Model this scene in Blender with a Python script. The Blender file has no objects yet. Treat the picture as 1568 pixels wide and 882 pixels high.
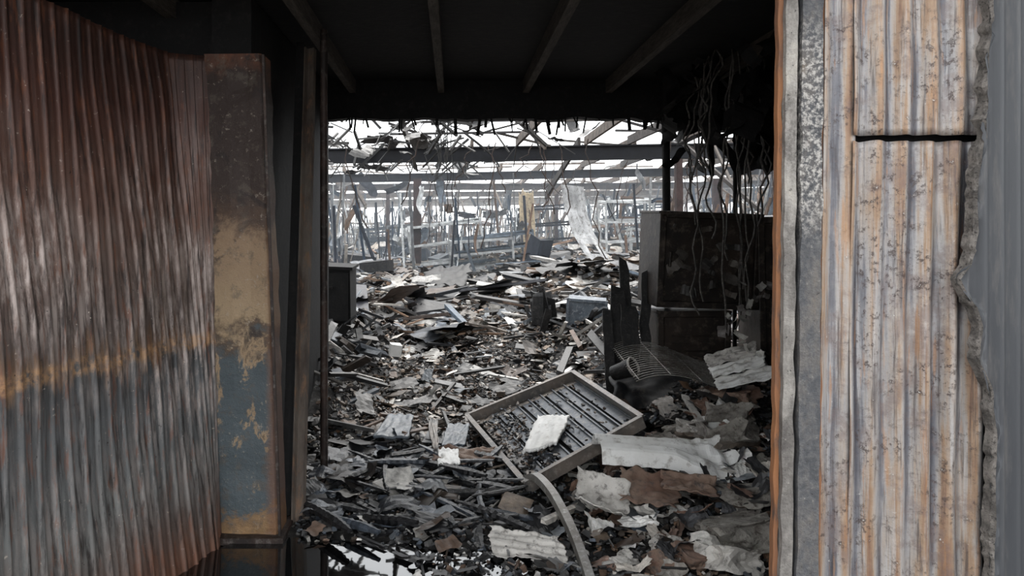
import bpy, math, random
import numpy as np
from mathutils import Vector, Matrix, Euler, noise
random.seed(7)
R=random.uniform
scene=bpy.context.scene
scene.view_settings.view_transform='Standard'
scene.view_settings.look='None'

def lin(c):
    o=[]
    for v in c[:3]:
        v=v/255.0
        o.append(v/12.92 if v<=0.04045 else ((v+0.055)/1.055)**2.4)
    return (o[0],o[1],o[2],1.0)

# ---------------------------------------------------------------- materials
class NM:
    def __init__(s,name):
        s.m=bpy.data.materials.new(name); s.m.use_nodes=True
        s.t=s.m.node_tree; s.n=s.t.nodes; s.l=s.t.links
        s.b=s.n['Principled BSDF']; s.b.inputs['Specular IOR Level'].default_value=0.35
    def set(s,inp,v):
        if isinstance(v,bpy.types.NodeSocket): s.l.new(v,inp)
        elif v is not None: inp.default_value=v
    def pos(s,scale=(1,1,1),obj=False):
        if obj: o=s.n.new('ShaderNodeTexCoord').outputs['Object']
        else: o=s.n.new('ShaderNodeNewGeometry').outputs['Position']
        mp=s.n.new('ShaderNodeMapping'); s.l.new(o,mp.inputs[0]); mp.inputs['Scale'].default_value=scale
        return mp.outputs[0]
    def sep(s,v):
        x=s.n.new('ShaderNodeSeparateXYZ'); s.l.new(v,x.inputs[0]); return x.outputs
    def noise(s,v,scale=5,detail=6,rough=0.6,dist=0):
        x=s.n.new('ShaderNodeTexNoise'); s.l.new(v,x.inputs['Vector'])
        x.inputs['Scale'].default_value=scale; x.inputs['Detail'].default_value=detail
        x.inputs['Roughness'].default_value=rough; x.inputs['Distortion'].default_value=dist
        return x.outputs['Fac']
    def math(s,op,a,b=None,c=None,clamp=False):
        x=s.n.new('ShaderNodeMath'); x.operation=op; x.use_clamp=clamp
        s.set(x.inputs[0],a); s.set(x.inputs[1],b)
        if c is not None: s.set(x.inputs[2],c)
        return x.outputs[0]
    def ramp(s,f,stops,interp='LINEAR'):
        x=s.n.new('ShaderNodeValToRGB'); s.l.new(f,x.inputs[0]); cr=x.color_ramp; cr.interpolation=interp
        while len(cr.elements)<len(stops): cr.elements.new(0.5)
        for e,(p,c) in zip(cr.elements,stops):
            e.position=p
            e.color=lin(c) if isinstance(c,(tuple,list)) else (c,c,c,1)
        return x.outputs[0]
    def mask(s,f,lo,hi):
        x=s.n.new('ShaderNodeMapRange'); s.l.new(f,x.inputs[0])
        x.inputs[1].default_value=lo; x.inputs[2].default_value=hi; x.clamp=True
        return x.outputs[0]
    def mix(s,f,a,b,mode='MIX'):
        x=s.n.new('ShaderNodeMix'); x.data_type='RGBA'; x.blend_type=mode
        s.set(x.inputs[0],f)
        s.set(x.inputs[6],lin(a) if isinstance(a,tuple) else a)
        s.set(x.inputs[7],lin(b) if isinstance(b,tuple) else b)
        return x.outputs[2]
    def bump(s,h,strength=0.4,dist=0.01):
        x=s.n.new('ShaderNodeBump'); s.l.new(h,x.inputs['Height'])
        x.inputs['Strength'].default_value=strength; x.inputs['Distance'].default_value=dist
        s.l.new(x.outputs[0],s.b.inputs['Normal'])
    def fin(s,col=None,rough=0.7,metal=0.0):
        if col is not None: s.set(s.b.inputs['Base Color'],lin(col) if isinstance(col,tuple) else col)
        s.set(s.b.inputs['Roughness'],rough); s.set(s.b.inputs['Metallic'],metal)
        return s.m

def mottled(name,c1,c2,c3=None,scale=6,rough=0.7,bump=0.4,metal=0.0,obj=True,stretch=(1,1,1),bd=0.01):
    m=NM(name); p=m.pos(stretch,obj=obj)
    n=m.noise(p,scale,8,0.65); n2=m.noise(p,scale*4.3,6,0.7)
    c=m.mix(m.mask(n,0.4,0.62),c1,c2)
    if c3: c=m.mix(m.mask(n2,0.52,0.66),c,c3)
    m.bump(n2,bump,bd)
    return m.fin(c,rough,metal)

def attr_mat(name,rough=0.75,bump=0.5,scale=14,metal=0.0,spec=0.35):
    m=NM(name); a=m.n.new('ShaderNodeAttribute'); a.attribute_name='Col'
    p=m.pos(); n=m.noise(p,scale,6,0.7)
    f=m.ramp(n,[(0.3,0.4),(0.5,0.95),(0.72,1.7)])
    c=m.mix(1.0,a.outputs['Color'],f,'MULTIPLY')
    m.bump(n,bump,0.01); m.b.inputs['Specular IOR Level'].default_value=spec
    return m.fin(c,rough,metal)

M_char=mottled('charred_black',(18,18,19),(34,33,32),(56,54,53),9,0.5,0.6)
M_black=mottled('soot_black',(9,9,10),(18,17,17),(30,28,27),4,0.75,0.5)
M_joist=mottled('sooty_joist',(64,59,54),(90,83,76),(42,39,36),7,0.75,0.5,stretch=(6,1,6))
M_debris=attr_mat('debris_mixed',0.5,spec=.5)
M_debris_far=attr_mat('debris_far',0.85,0.3,5)
M_steel=mottled('burnt_steel',(38,32,30),(66,52,46),(90,84,80),5,0.6,0.4,0.2)
M_steel_dk=mottled('burnt_steel_dark',(24,25,28),(42,42,44),(62,58,54),4,0.6,0.4,0.1)
M_wire=mottled('wire_black',(26,26,26),(48,46,44),None,9,0.6,0.1)
M_white=mottled('ashy_white_sheet',(240,240,238),(222,221,217),(176,172,166),3,0.4,0.2)
M_tray=mottled('tray_steel',(98,96,94),(124,114,106),(146,140,132),6,0.38,0.3,0.3)
M_tray_in=mottled('tray_slat',(60,68,78),(96,100,106),(126,122,116),7,0.38,0.3,0.3)
M_trim=mottled('trim_strip_metal',(140,138,134),(112,106,100),(170,168,164),6,0.4,0.3,0.3)
M_brown=mottled('rust_brown_sheet',(112,88,76),(142,122,108),(80,72,68),5,0.65,0.5)
M_cream=mottled('cream_sheet',(200,196,190),(166,162,156),(108,104,100),6,0.55,0.4)
M_bluegrey=mottled('bluegrey_sheet',(100,108,116),(74,80,88),(140,144,148),6,0.35,0.4)
M_beige=mottled('beige_sheet',(190,172,140),(155,140,120),(110,100,88),3,0.7,0.3)
M_pale=mottled('pale_twisted_sheet',(196,196,196),(150,150,150),(110,106,100),3,0.6,0.4)
M_plaster=mottled('broken_plaster',(150,146,139),(112,107,101),(78,70,65),7,0.85,0.9,bd=0.02)

def left_sheet_mat():
    m=NM('burnt_corrugated_iron'); P=m.pos(); s=m.sep(P)
    n1=m.noise(m.pos((3,3,0.6)),3.0,8,0.68); n2=m.noise(m.pos((14,14,0.6)),3.0,7,0.7)
    n3=m.noise(m.pos((9,9,1.6)),2.4,8,0.72)
    big=m.noise(P,1.5,4,0.55); fine=m.noise(P,40,6,0.75)
    z=m.math('ADD',s[2],m.math('MULTIPLY',m.math('SUBTRACT',n1,0.5),0.5))
    z=m.math('ADD',z,m.math('MULTIPLY',m.math('SUBTRACT',n3,0.5),0.35))
    f=m.math('DIVIDE',z,2.6)
    c=m.ramp(f,[(0.0,(104,74,60)),(0.09,(90,79,74)),(0.16,(92,93,92)),(0.30,(88,89,90)),(0.385,(66,67,68)),(0.405,(108,86,68)),(0.425,(90,72,60)),(0.45,(80,70,66)),(0.56,(100,84,77)),(0.68,(90,66,57)),(0.82,(74,49,42)),(0.93,(56,39,34)),(1.0,(80,53,43))])
    zm=m.math('MULTIPLY',m.mask(s[2],0.1,0.8),m.mask(m.math('MULTIPLY',s[2],-1),-2.2,-1.5))
    c=m.mix(m.math('MULTIPLY',m.math('MULTIPLY',m.mask(n3,0.43,0.58),m.mask(big,0.34,0.56)),m.math('MULTIPLY',zm,0.75)),c,(168,156,150))
    c=m.mix(m.math('MULTIPLY',m.mask(n2,0.51,0.63),0.8),c,(34,29,28))
    c=m.mix(m.math('MULTIPLY',m.mask(m.noise(m.pos((8,8,1.1)),4,8,.7),0.55,0.63),0.5),c,(112,70,50))
    ln=m.math('ABSOLUTE',m.math('SUBTRACT',m.math('ADD',s[2],m.math('MULTIPLY',m.math('SUBTRACT',n1,.5),.10)),1.05))
    ln=m.math('MULTIPLY',m.mask(m.math('MULTIPLY',ln,-1),-.045,-.02),m.mask(m.noise(m.pos((10,10,10)),2.4,5,.7),.44,.58))
    c=m.mix(m.math('MULTIPLY',ln,.6),c,(160,124,88))
    c=m.mix(m.mask(fine,0.64,0.70),c,(176,164,152))
    c=m.mix(m.mask(m.math('MULTIPLY',fine,-1),-0.36,-0.32),c,(30,26,26))
    m.bump(m.math('ADD',fine,n3),0.35,0.006)
    return m.fin(c,m.ramp(n3,[(0.35,.62),(0.6,.36)]),0.25)
M_left=left_sheet_mat()

def pillar_mat():
    m=NM('scorched_pillar_paint'); P=m.pos(); s=m.sep(P)
    n=m.noise(P,4.0,8,0.66,0.6); f=m.noise(P,30,6,0.75); b=m.noise(m.pos((1,1,0.7)),6,8,0.68,0.5)
    z=m.math('ADD',s[2],m.math('MULTIPLY',m.math('SUBTRACT',n,0.5),0.7))
    z=m.math('ADD',z,m.math('MULTIPLY',m.math('SUBTRACT',f,0.5),0.22))
    c=m.ramp(m.math('DIVIDE',z,2.6),[(0.0,(140,112,80)),(0.04,(120,96,72)),(0.06,(78,86,90)),(0.36,(70,78,82)),(0.40,(84,70,58)),(0.43,(150,130,104)),(0.60,(134,112,90)),(0.64,(80,64,54)),(0.7,(58,48,44)),(0.9,(52,41,37)),(0.965,(92,60,45)),(1.0,(112,70,50))])
    low=m.math('LESS_THAN',s[2],1.05)
    c=m.mix(m.math('MULTIPLY',low,m.mask(b,0.555,0.6)),c,(150,128,102))
    c=m.mix(m.math('MULTIPLY',m.mask(b,0.60,0.66),0.8),c,(44,38,36))
    c=m.mix(m.math('MULTIPLY',m.mask(m.noise(P,9,8,.75),0.54,0.60),0.55),c,(86,78,70))
    c=m.mix(m.math('MULTIPLY',m.mask(f,0.60,0.66),0.5),c,(160,150,138))
    c=m.mix(m.math('MULTIPLY',m.mask(m.math('ADD',s[0],m.math('MULTIPLY',n,.06)),-0.925,-0.89),0.6),c,(112,78,58))
    m.bump(m.math('ADD',f,n),0.6,0.012)
    return m.fin(c,0.5,0.1)
M_pillar=pillar_mat()

def right_sheet_mat(x0,pitch):
    m=NM('weathered_corrugated_iron'); P=m.pos(); s=m.sep(P)
    n1=m.noise(m.pos((7,7,0.35)),3.0,7,0.62); n2=m.noise(m.pos((30,30,1.2)),2.0,7,0.7); f=m.noise(P,48,6,0.75); big=m.noise(P,3.5,8,0.7)
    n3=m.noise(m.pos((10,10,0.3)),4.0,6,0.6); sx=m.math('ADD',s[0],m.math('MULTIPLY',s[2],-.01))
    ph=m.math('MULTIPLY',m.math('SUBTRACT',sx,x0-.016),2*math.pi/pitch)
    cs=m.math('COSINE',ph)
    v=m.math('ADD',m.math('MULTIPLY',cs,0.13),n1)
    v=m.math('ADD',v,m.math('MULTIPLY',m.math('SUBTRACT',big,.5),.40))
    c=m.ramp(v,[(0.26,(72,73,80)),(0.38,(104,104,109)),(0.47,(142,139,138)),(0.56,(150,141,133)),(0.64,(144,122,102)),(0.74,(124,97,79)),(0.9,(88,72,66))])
    c=m.mix(m.math('MULTIPLY',m.mask(n3,0.52,0.62),0.65),c,(164,162,161))
    c=m.mix(m.math('MULTIPLY',m.mask(n2,0.53,0.64),0.75),c,(64,57,57))
    c=m.mix(m.math('MULTIPLY',m.mask(m.noise(P,8,9,.75),0.51,0.59),0.5),c,(108,94,91))
    c=m.mix(m.math('MULTIPLY',m.mask(m.noise(m.pos((12,12,.9)),3,8,.7),0.56,0.63),0.5),c,(158,116,78))
    g=m.math('MULTIPLY',m.mask(f,0.52,0.60),m.mask(m.noise(P,5,6,0.65),0.45,0.56))
    c=m.mix(m.math('MULTIPLY',g,.85),c,(62,51,49))
    c=m.mix(m.mask(f,0.65,0.70),c,(194,191,186))
    m.bump(f,0.4,0.005)
    return m.fin(c,0.40,0.25)
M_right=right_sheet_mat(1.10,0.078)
M_orange=mottled('rust_orange_edge',(138,94,62),(108,76,58),(84,68,60),9,0.7,0.5,stretch=(1,1,0.25))
def grit_mat(name,base,hi):
    m=NM(name); P=m.pos(); s=m.sep(P)
    f=m.noise(P,55,6,0.75); n=m.noise(m.pos((3,3,1.4)),3,8,0.7)
    c=m.ramp(n,[(0.3,base[0]),(0.48,base[1]),(0.60,base[2]),(0.72,base[3])])
    hz=m.math('MULTIPLY',m.mask(s[2],1.55,1.7),m.mask(m.math('MULTIPLY',s[2],-1),-2.25,-2.1))
    c=m.mix(m.math('MULTIPLY',m.mask(f,0.47,0.58),m.math('ADD',m.math('MULTIPLY',hz,hi),0.07)),c,(192,188,182))
    c=m.mix(m.mask(f,0.64,0.69),c,(164,158,150))
    c=m.mix(m.mask(m.math('MULTIPLY',f,-1),-0.38,-0.33),c,(44,42,42))
    m.bump(f,0.8,0.012)
    return m.fin(c,0.65)
M_grit=grit_mat('gritty_frame_paint',[(52,54,58),(76,77,80),(98,94,91),(116,104,92)],.7)
M_face=grit_mat('flaking_frame_paint',[(70,66,64),(108,104,100),(146,142,136),(176,170,160)],.2)
M_dkpanel=mottled('dark_grey_cladding',(54,56,60),(64,66,69),(80,79,79),5,0.5,0.3,stretch=(1,1,0.12))
M_crust=mottled('ash_crust',(140,134,128),(88,84,80),(54,51,50),22,0.9,1.0,bd=0.02)

def ground_mat(near=True):
    m=NM('ash_rubble_ground' if near else 'ash_rubble_far'); P=m.pos()
    n=m.noise(P,3.5,8,0.7); f=m.noise(P,26,8,0.75); w=m.noise(P,1.6,4,0.5)
    if near:
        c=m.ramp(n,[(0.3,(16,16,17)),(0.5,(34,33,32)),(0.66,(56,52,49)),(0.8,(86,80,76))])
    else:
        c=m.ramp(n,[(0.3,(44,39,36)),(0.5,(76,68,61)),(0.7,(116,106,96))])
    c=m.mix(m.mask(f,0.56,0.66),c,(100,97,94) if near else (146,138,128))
    r=m.ramp(w,[(0.42,0.12 if near else 0.8),(0.6,0.6)])
    m.bump(m.math('ADD',f,n),1.0,0.04)
    return m.fin(c,r)
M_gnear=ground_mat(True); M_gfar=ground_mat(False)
def water_mat():
    m=NM('puddle_water'); n=m.noise(m.pos(),9,2,0.5); m.bump(n,0.02,0.01)
    m.b.inputs['Specular IOR Level'].default_value=1.0; m.b.inputs['IOR'].default_value=1.6
    return m.fin((10,11,12),0.02,0.0)
M_water=water_mat()

# ---------------------------------------------------------------- mesh helpers
def mesh_obj(name,V,F,mat,cols=None,smooth=False,parent=None):
    me=bpy.data.meshes.new(name); me.from_pydata([tuple(v) for v in V],[],F); 
    if cols is not None:
        a=me.color_attributes.new('Col','FLOAT_COLOR','POINT')
        a.data.foreach_set('color',np.array(cols,dtype=np.float32).ravel())
    if smooth: me.polygons.foreach_set('use_smooth',[True]*len(me.polygons))
    me.update(); o=bpy.data.objects.new(name,me); scene.collection.objects.link(o)
    if mat: me.materials.append(mat)
    if parent: o.parent=parent
    return o
def empty(name):
    e=bpy.data.objects.new(name,None); scene.collection.objects.link(e); return e

class Acc:
    def __init__(s): s.V=[];s.F=[];s.C=[]
    def add(s,vs,fs,col=(1,1,1,1)):
        b=len(s.V); s.V.extend(vs); s.F.extend([tuple(b+i for i in f) for f in fs]); s.C.extend([col]*len(vs))
    def box(s,c,size,rot=None,col=(1,1,1,1),jit=0.0):
        hx,hy,hz=size[0]/2,size[1]/2,size[2]/2
        vs=[]
        for x in(-1,1):
            for y in(-1,1):
                for z in(-1,1):
                    v=Vector((x*hx*(1+R(-jit,jit)),y*hy*(1+R(-jit,jit)),z*hz*(1+R(-jit,jit))))
                    if rot is not None: v=rot@v
                    vs.append(v+Vector(c))
        s.add(vs,[(0,1,3,2),(4,6,7,5),(0,4,5,1),(2,3,7,6),(0,2,6,4),(1,5,7,3)],col)
    def bar(s,a,b,w,h=None,col=(1,1,1,1),up=(0,0,1)):
        a=Vector(a);b=Vector(b);h=h or w; d=(b-a)
        if d.length<1e-5: return
        d.normalize(); u=Vector(up)
        if abs(d.dot(u))>0.95: u=Vector((0,1,0))
        r=d.cross(u).normalized(); u=r.cross(d).normalized()
        vs=[p+r*(i*w/2)+u*(j*h/2) for p in(a,b) for i,j in((-1,-1),(1,-1),(1,1),(-1,1))]
        s.add(vs,[(0,1,2,3),(7,6,5,4),(0,4,5,1),(1,5,6,2),(2,6,7,3),(3,7,4,0)],col)
    def ibeam(s,a,b,w,h,t,col=(1,1,1,1)):
        a=Vector(a);b=Vector(b)
        s.bar(a+Vector((0,0,h/2-t/2)),b+Vector((0,0,h/2-t/2)),w,t,col)
        s.bar(a-Vector((0,0,h/2-t/2)),b-Vector((0,0,h/2-t/2)),w,t,col)
        s.bar(a,b,t,h-2*t,col)
    def log(s,c,L,w,h,rot,col):
        """charred timber: tapered, cracked, slightly curved"""
        k=max(5,int(L/0.022)); vs=[];fs=[];ph=R(0,6);bd=R(-.06,.06);m=6
        for j in range(k+1):
            t=j/k; tp=(.35+.65*min(1,4*t,4*(1-t)+.2)); ck=(0.84 if j%2 else 1.0)*R(.9,1.05)
            for i in range(m):
                a=6.283*i/m+.5
                vs.append(rot@Vector(((t-.5)*L,math.cos(a)*w*.58*tp*ck+bd*math.sin(math.pi*t)*L,math.sin(a)*h*.58*tp*ck))+Vector(c))
        for j in range(k):
            for i in range(m):
                a=j*m+i;b=j*m+(i+1)%m;fs.append((a,b,b+m,a+m))
        fs.append(tuple(range(m)));fs.append(tuple(range(k*m+m-1,k*m-1,-1)))
        s.add(vs,fs,col)
    def chip(s,c,r,t,rot,col):
        n=random.choice((4,5,5,6)); a0=R(0,6.28); top=[];bot=[]
        asp=R(0.45,1)
        for i in range(n):
            a=a0+6.283*i/n+R(-.35,.35); rr=r*R(.65,1.15)
            p=Vector((math.cos(a)*rr,math.sin(a)*rr*asp,R(-.1,.1)*r))
            top.append(rot@(p+Vector((0,0,t/2)))+Vector(c)); bot.append(rot@(p-Vector((0,0,t/2)))+Vector(c))
        s.add(top+bot,[tuple(range(n)),tuple(range(2*n-1,n-1,-1))]+[(i,i+n,(i+1)%n+n,(i+1)%n) for i in range(n)],col)
    def curl(s,c,w,l,curv,rot,col,nx=6,ny=3,rib=0.0):
        vs=[]
        k1=R(0,6); k2=R(1,3)
        for j in range(ny+1):
            for i in range(nx+1):
                x=(i/nx-.5)*l; y=(j/ny-.5)*w
                z=curv*(x*x)/(l)+math.sin(k1+x/l*k2*3)*0.05*l+math.sin(j*2.1+i)*rib+R(-.01,.01)*l
                if (i in(0,nx)) : x+=R(-.08,.08)*l
                if (j in(0,ny)) : y+=R(-.1,.1)*w
                vs.append(rot@Vector((x,y,z))+Vector(c))
        fs=[]
        for j in range(ny):
            for i in range(nx):
                a=j*(nx+1)+i; fs.append((a,a+1,a+nx+2,a+nx+1))
        s.add(vs,fs,col)
    def obj(s,name,mat,smooth=False,parent=None): return mesh_obj(name,s.V,s.F,mat,s.C,smooth,parent)

def rr(tilt=0.35):
    return Euler((R(-tilt,tilt),R(-tilt,tilt),R(0,6.28))).to_matrix()
def wire(name,pts,rad,mat,parent=None):
    cu=bpy.data.curves.new(name,'CURVE'); cu.dimensions='3D'; cu.bevel_depth=rad; cu.bevel_resolution=2
    pl=pts if isinstance(pts[0][0],(tuple,list,Vector)) else [pts]
    for ps in pl:
        sp=cu.splines.new('POLY'); sp.points.add(len(ps)-1)
        for q,p in zip(sp.points,ps): q.co=(p[0],p[1],p[2],1)
    cu.materials.append(mat)
    o=bpy.data.objects.new(name,cu); scene.collection.objects.link(o)
    if parent:o.parent=parent
    return o
def sstep(a,b,x):
    t=max(0,min(1,(x-a)/(b-a))); return t*t*(3-2*t)

# ---------------------------------------------------------------- terrain
def H(x,y):
    n=noise.fractal(Vector((x*1.6,y*1.6,0)),1.0,2.0,4)*0.5
    n2=noise.noise(Vector((x*7,y*7,3)))*0.5
    h=0.0+n*0.035+n2*0.02
    h+=sstep(3.7,4.8,y)*0.05*(0.6+n)
    h+=sstep(0.75,1.7,x)*sstep(3.0,4.2,y)*(0.24+0.12*n)
    h+=sstep(1.3,2.2,x)*sstep(4.5,5.6,y)*0.22
    h+=sstep(-0.35,-1.3,x)*sstep(5.0,6.2,y)*(0.34+0.2*n)*(1-0.4*sstep(9,12,y))
    h+=sstep(7,11,y)*(0.12+0.36*max(0,noise.noise(Vector((x*0.5,y*0.35,9)))+0.15))
    h+=sstep(8,12,y)*(n*0.15)
    wl=sstep(-0.18,-0.34,x)*sstep(3.8,3.6,y)
    h-=wl*0.075
    return h
def grid(name,x0,x1,y0,y1,st,mat):
    nx=int((x1-x0)/st);ny=int((y1-y0)/st);V=[];F=[]
    for j in range(ny+1):
        for i in range(nx+1):
            x=x0+(x1-x0)*i/nx;y=y0+(y1-y0)*j/ny; V.append((x,y,H(x,y)))
    for j in range(ny):
        for i in range(nx):
            a=j*(nx+1)+i;F.append((a,a+1,a+nx+2,a+nx+1))
    return mesh_obj(name,V,F,mat,None,True)
grid('rubble_ground',-2.2,4.2,2.9,10.0,0.035,M_gnear)
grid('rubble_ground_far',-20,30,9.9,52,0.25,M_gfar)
a=Acc(); a.box((0,60,-0.2),(400,300,0.2)); a.obj('floor',mottled('concrete_ash',(110,106,102),(136,132,128),(90,86,82),1.5,0.85,0.4,obj=False))
V=[(-0.55,3.25,0.012)];F=[];N=40
for i in range(N):
    t=6.283*i/N; r=1+0.12*math.sin(3*t+1)+0.07*math.sin(7*t)
    V.append((-0.45+0.95*r*math.cos(t),3.25+0.56*r*math.sin(t),0.012))
for i in range(N): F.append((0,1+i,1+(i+1)%N))
mesh_obj('rainwater_puddle',V,F,M_water)

# ---------------------------------------------------------------- debris
PN=[(26,26,28),(36,36,37),(22,22,23),(62,61,60),(44,44,45),(86,85,84),(126,123,118),(62,54,48),(92,75,64),(66,72,80),(180,177,172),(30,30,32),(48,51,55),(96,100,104),(28,27,27)]
PM=[(58,51,45),(82,73,65),(40,36,34),(104,94,85),(130,119,108),(80,64,53),(104,82,65),(52,50,49),(192,186,178),(30,29,29),(88,88,89),(116,101,87),(36,32,30),(66,54,46),(32,30,30)]
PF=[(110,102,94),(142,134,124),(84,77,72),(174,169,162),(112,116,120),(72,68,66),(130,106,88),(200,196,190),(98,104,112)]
def pick(P,k=0.15):
    c=lin(random.choice(P)); f=R(1-k*2,1+k*2); return (c[0]*f,c[1]*f,c[2]*f,1)
def clear(x,y): return (x<-0.16 and y<3.70)
near=Acc()
cnt=0
while cnt<25000:
    y=3.0+7.0*random.random()**1.05; x=R(-1.05,2.85) if y<6.7 else R(-2.2,4.2)
    if y<4.1 and x<-0.82: continue
    if clear(x,y) and random.random()<0.997: continue
    cnt+=1
    d=sstep(4.6,6.5,y); P=PM if random.random()<d*0.85 else PN
    if x>0.7 and y<4.6 and random.random()<0.5: P=PM
    t=random.random(); h=H(x,y); col=pick(P)
    if t<0.76: 
        r=R(.006,.022)*(1+0.7*d)*(1.8 if random.random()<.12 else 1); near.chip((x,y,h+R(0,.03)),r,R(.004,.012),rr(0.7),col)
    elif t<0.94: near.box((x,y,h+R(0,.03)),(R(.01,.045),R(.01,.04),R(.01,.03)),rr(0.6),col,0.3)
    elif t<0.965:
        near.box((x,y,h+R(0.01,.05)),(R(.06,.22),R(.006,.016),R(.006,.012)),rr(0.3),col,0.1)
    else: near.curl((x,y,h+R(.02,.05)),R(.04,.10),R(.06,.14),R(-.8,.8),rr(0.5),col)
near.obj('fire_debris_litter',M_debris)
big=Acc()
cnt=0
while cnt<300:
    y=R(3.9,10); x=R(-0.8,2.4) if y<6.7 else R(-2,4)
    if 0.05<x<1.25 and 4.2<y<6.0: continue
    cnt+=1; h=H(x,y); col=pick(PN+PM+[(150,148,144),(206,204,200),(96,104,112),(36,37,40),(30,30,32)])
    t=random.random()
    if t<0.42: big.box((x,y,h+R(.02,.06)),(R(.10,.32),R(.06,.2),R(.006,.02)),rr(0.35),col,0.25)
    elif t<0.82: big.curl((x,y,h+R(.04,.08)),R(.08,.22),R(.14,.38),R(-1,1),rr(0.45),col,8,4,0.005)
    else: big.box((x,y,h+R(.03,.09)),(R(.3,.7),R(.02,.045),R(.015,.03)),rr(0.2),col,0.1)
big.obj('broken_board_debris',M_debris)
ch=Acc()
for i in range(85):
    x=R(-0.80,0.30); y=R(3.85,5.0); h=H(x,y); an=random.choice((R(-.9,-.3),R(.3,.9),R(1.1,1.8),R(-.9,-.3)))
    L=R(.14,.62); w=R(.02,.06)
    if x-.5*L*abs(math.cos(an))<-.86: continue
    ch.log((x,y,h+R(.01,.09)),L,w,w*R(.5,.9),Euler((R(-.3,.3),R(-.2,.2),an)).to_matrix(),pick([(30,31,33),(44,46,50),(22,22,24),(60,66,74),(26,26,28)]))
for i in range(26):
    x=R(-0.78,0.5); y=R(3.8,5.0); h=H(x,y)
    ch.curl((x,y,h+R(.03,.08)),R(.06,.16),R(.1,.26),R(-.8,.8),rr(.4),pick([(60,64,70),(36,38,42),(90,98,108),(120,124,130)]),8,4,.004)
ch.obj('charred_timber_pile',attr_mat('charcoal_sheen',.34,.9,22,spec=.6))

mid=Acc(); cnt=0
while cnt<30000:
    y=9.5+17*random.random()**1.2; x=R(-0.35*y-1,0.62*y+1); cnt+=1; h=H(x,y); s=y/12
    col=pick(PM if random.random()<0.75 else PF); t=random.random()
    if t<0.70: mid.chip((x,y,h+R(0,.08)),R(.02,.065)*s,R(.01,.03),rr(0.6),col)
    elif t<0.91: mid.box((x,y,h+R(0,.1)),(R(.04,.12)*s,R(.04,.10)*s,R(.03,.07)*s),rr(0.6),col,0.25)
    elif t<0.95: mid.box((x,y,h+R(0.02,.14)),(R(.3,1.1),R(.02,.05)*s,R(.02,.04)*s),rr(0.25),col,0.1)
    else: mid.curl((x,y,h+R(.05,.15)),R(.10,.24)*s,R(.15,.36)*s,R(-1,1),rr(0.5),pick(PF+PN))
for i in range(170):
    y=R(9.5,24);x=R(-.3*y,.5*y);mid.curl((x,y,H(x,y)+R(.08,.2)),R(.3,.8),R(.5,1.4),R(-.3,.3),rr(.22),pick([(34,35,38),(52,54,58),(90,94,100),(150,148,144),(70,58,50),(28,28,30)]),8,4,.01)
mid.obj('collapsed_roof_debris',M_debris)
far=Acc(); cnt=0
while cnt<9000:
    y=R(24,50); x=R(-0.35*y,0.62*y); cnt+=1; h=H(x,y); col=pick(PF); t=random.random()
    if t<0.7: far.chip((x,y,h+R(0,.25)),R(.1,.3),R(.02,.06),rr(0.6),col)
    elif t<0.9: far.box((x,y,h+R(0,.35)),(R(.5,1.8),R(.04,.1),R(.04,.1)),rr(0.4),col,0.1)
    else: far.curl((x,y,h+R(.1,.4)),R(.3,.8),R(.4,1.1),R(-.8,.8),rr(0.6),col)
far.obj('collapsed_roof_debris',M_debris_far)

# ---------------------------------------------------------------- corrugated sheet
def corr(name,P00,P10,P01,P11,pitch,amp,mat,nz=40,warp=0.02,per=8,bow=0.0,ragged=0.0,seed=0,parent=None,rib=False):
    P00,P10,P01,P11=map(Vector,(P00,P10,P01,P11)); L=max((P10-P00).length,(P11-P01).length); n=int(L/pitch*per)
    nrm=(P10-P00).cross(P01-P00).normalized(); V=[];F=[]
    for j in range(nz+1):
        t=j/nz
        for i in range(n+1):
            u=i/n
            p=P00.lerp(P10,u).lerp(P01.lerp(P11,u),t)
            c=math.cos(2*math.pi*u*L/pitch)
            if rib: c=(max(0,c)**2.5)*2-1+0.35*max(0,math.cos(2*math.pi*u*L/pitch+math.pi))**6
            w=noise.noise(Vector((u*L*1.7+seed,t*2.2,seed)))*warp+noise.noise(Vector((u*L*6+seed,t*5,seed+4)))*warp*0.3
            p=p+nrm*(amp*c*(1+0.6*noise.noise(Vector((u*L*5,t*4,seed+8))))+w)
            p=p+(P10-P00).normalized()*(bow*math.sin(math.pi*t)*u)
            if ragged:
                e=noise.noise(Vector((u*9,t*14,seed+2)))*ragged
                if i==n or j==nz or j==0: p=p+(P10-P00).normalized()*(e if i==n else 0)+Vector((0,0,e if j in(0,nz) else 0))
            V.append(p)
    for j in range(nz):
        for i in range(n):
            a=j*(n+1)+i;F.append((a,a+1,a+n+2,a+n+1))
    o=mesh_obj(name,V,F,mat,None,True,parent)
    md=o.modifiers.new('thick','SOLIDIFY'); md.thickness=0.0015
    return o
ew=empty('wall_left_corrugated')
corr('long_sheet',(-1.98,1.2,-0.02),(-1.15,3.66,-0.02),(-2.0,1.2,2.56),(-1.45,3.72,2.50),0.076,0.006,M_left,nz=80,warp=0.045,per=12,bow=0.02,parent=ew,rib=True)
corr('return_sheet',(-1.155,3.66,-0.02),(-1.19,3.80,-0.02),(-1.455,3.72,2.50),(-1.25,3.80,2.50),0.045,0.005,M_left,nz=70,warp=0.02,per=12,parent=ew,rib=True,seed=4)
a=Acc(); a.bar((-2.09,1.2,2.50),(-1.53,3.75,2.44),0.05,0.06); a.bar((-2.07,1.2,1.05),(-1.42,3.72,1.08),0.04,0.05); a.obj('rails',M_char,parent=ew)

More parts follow.
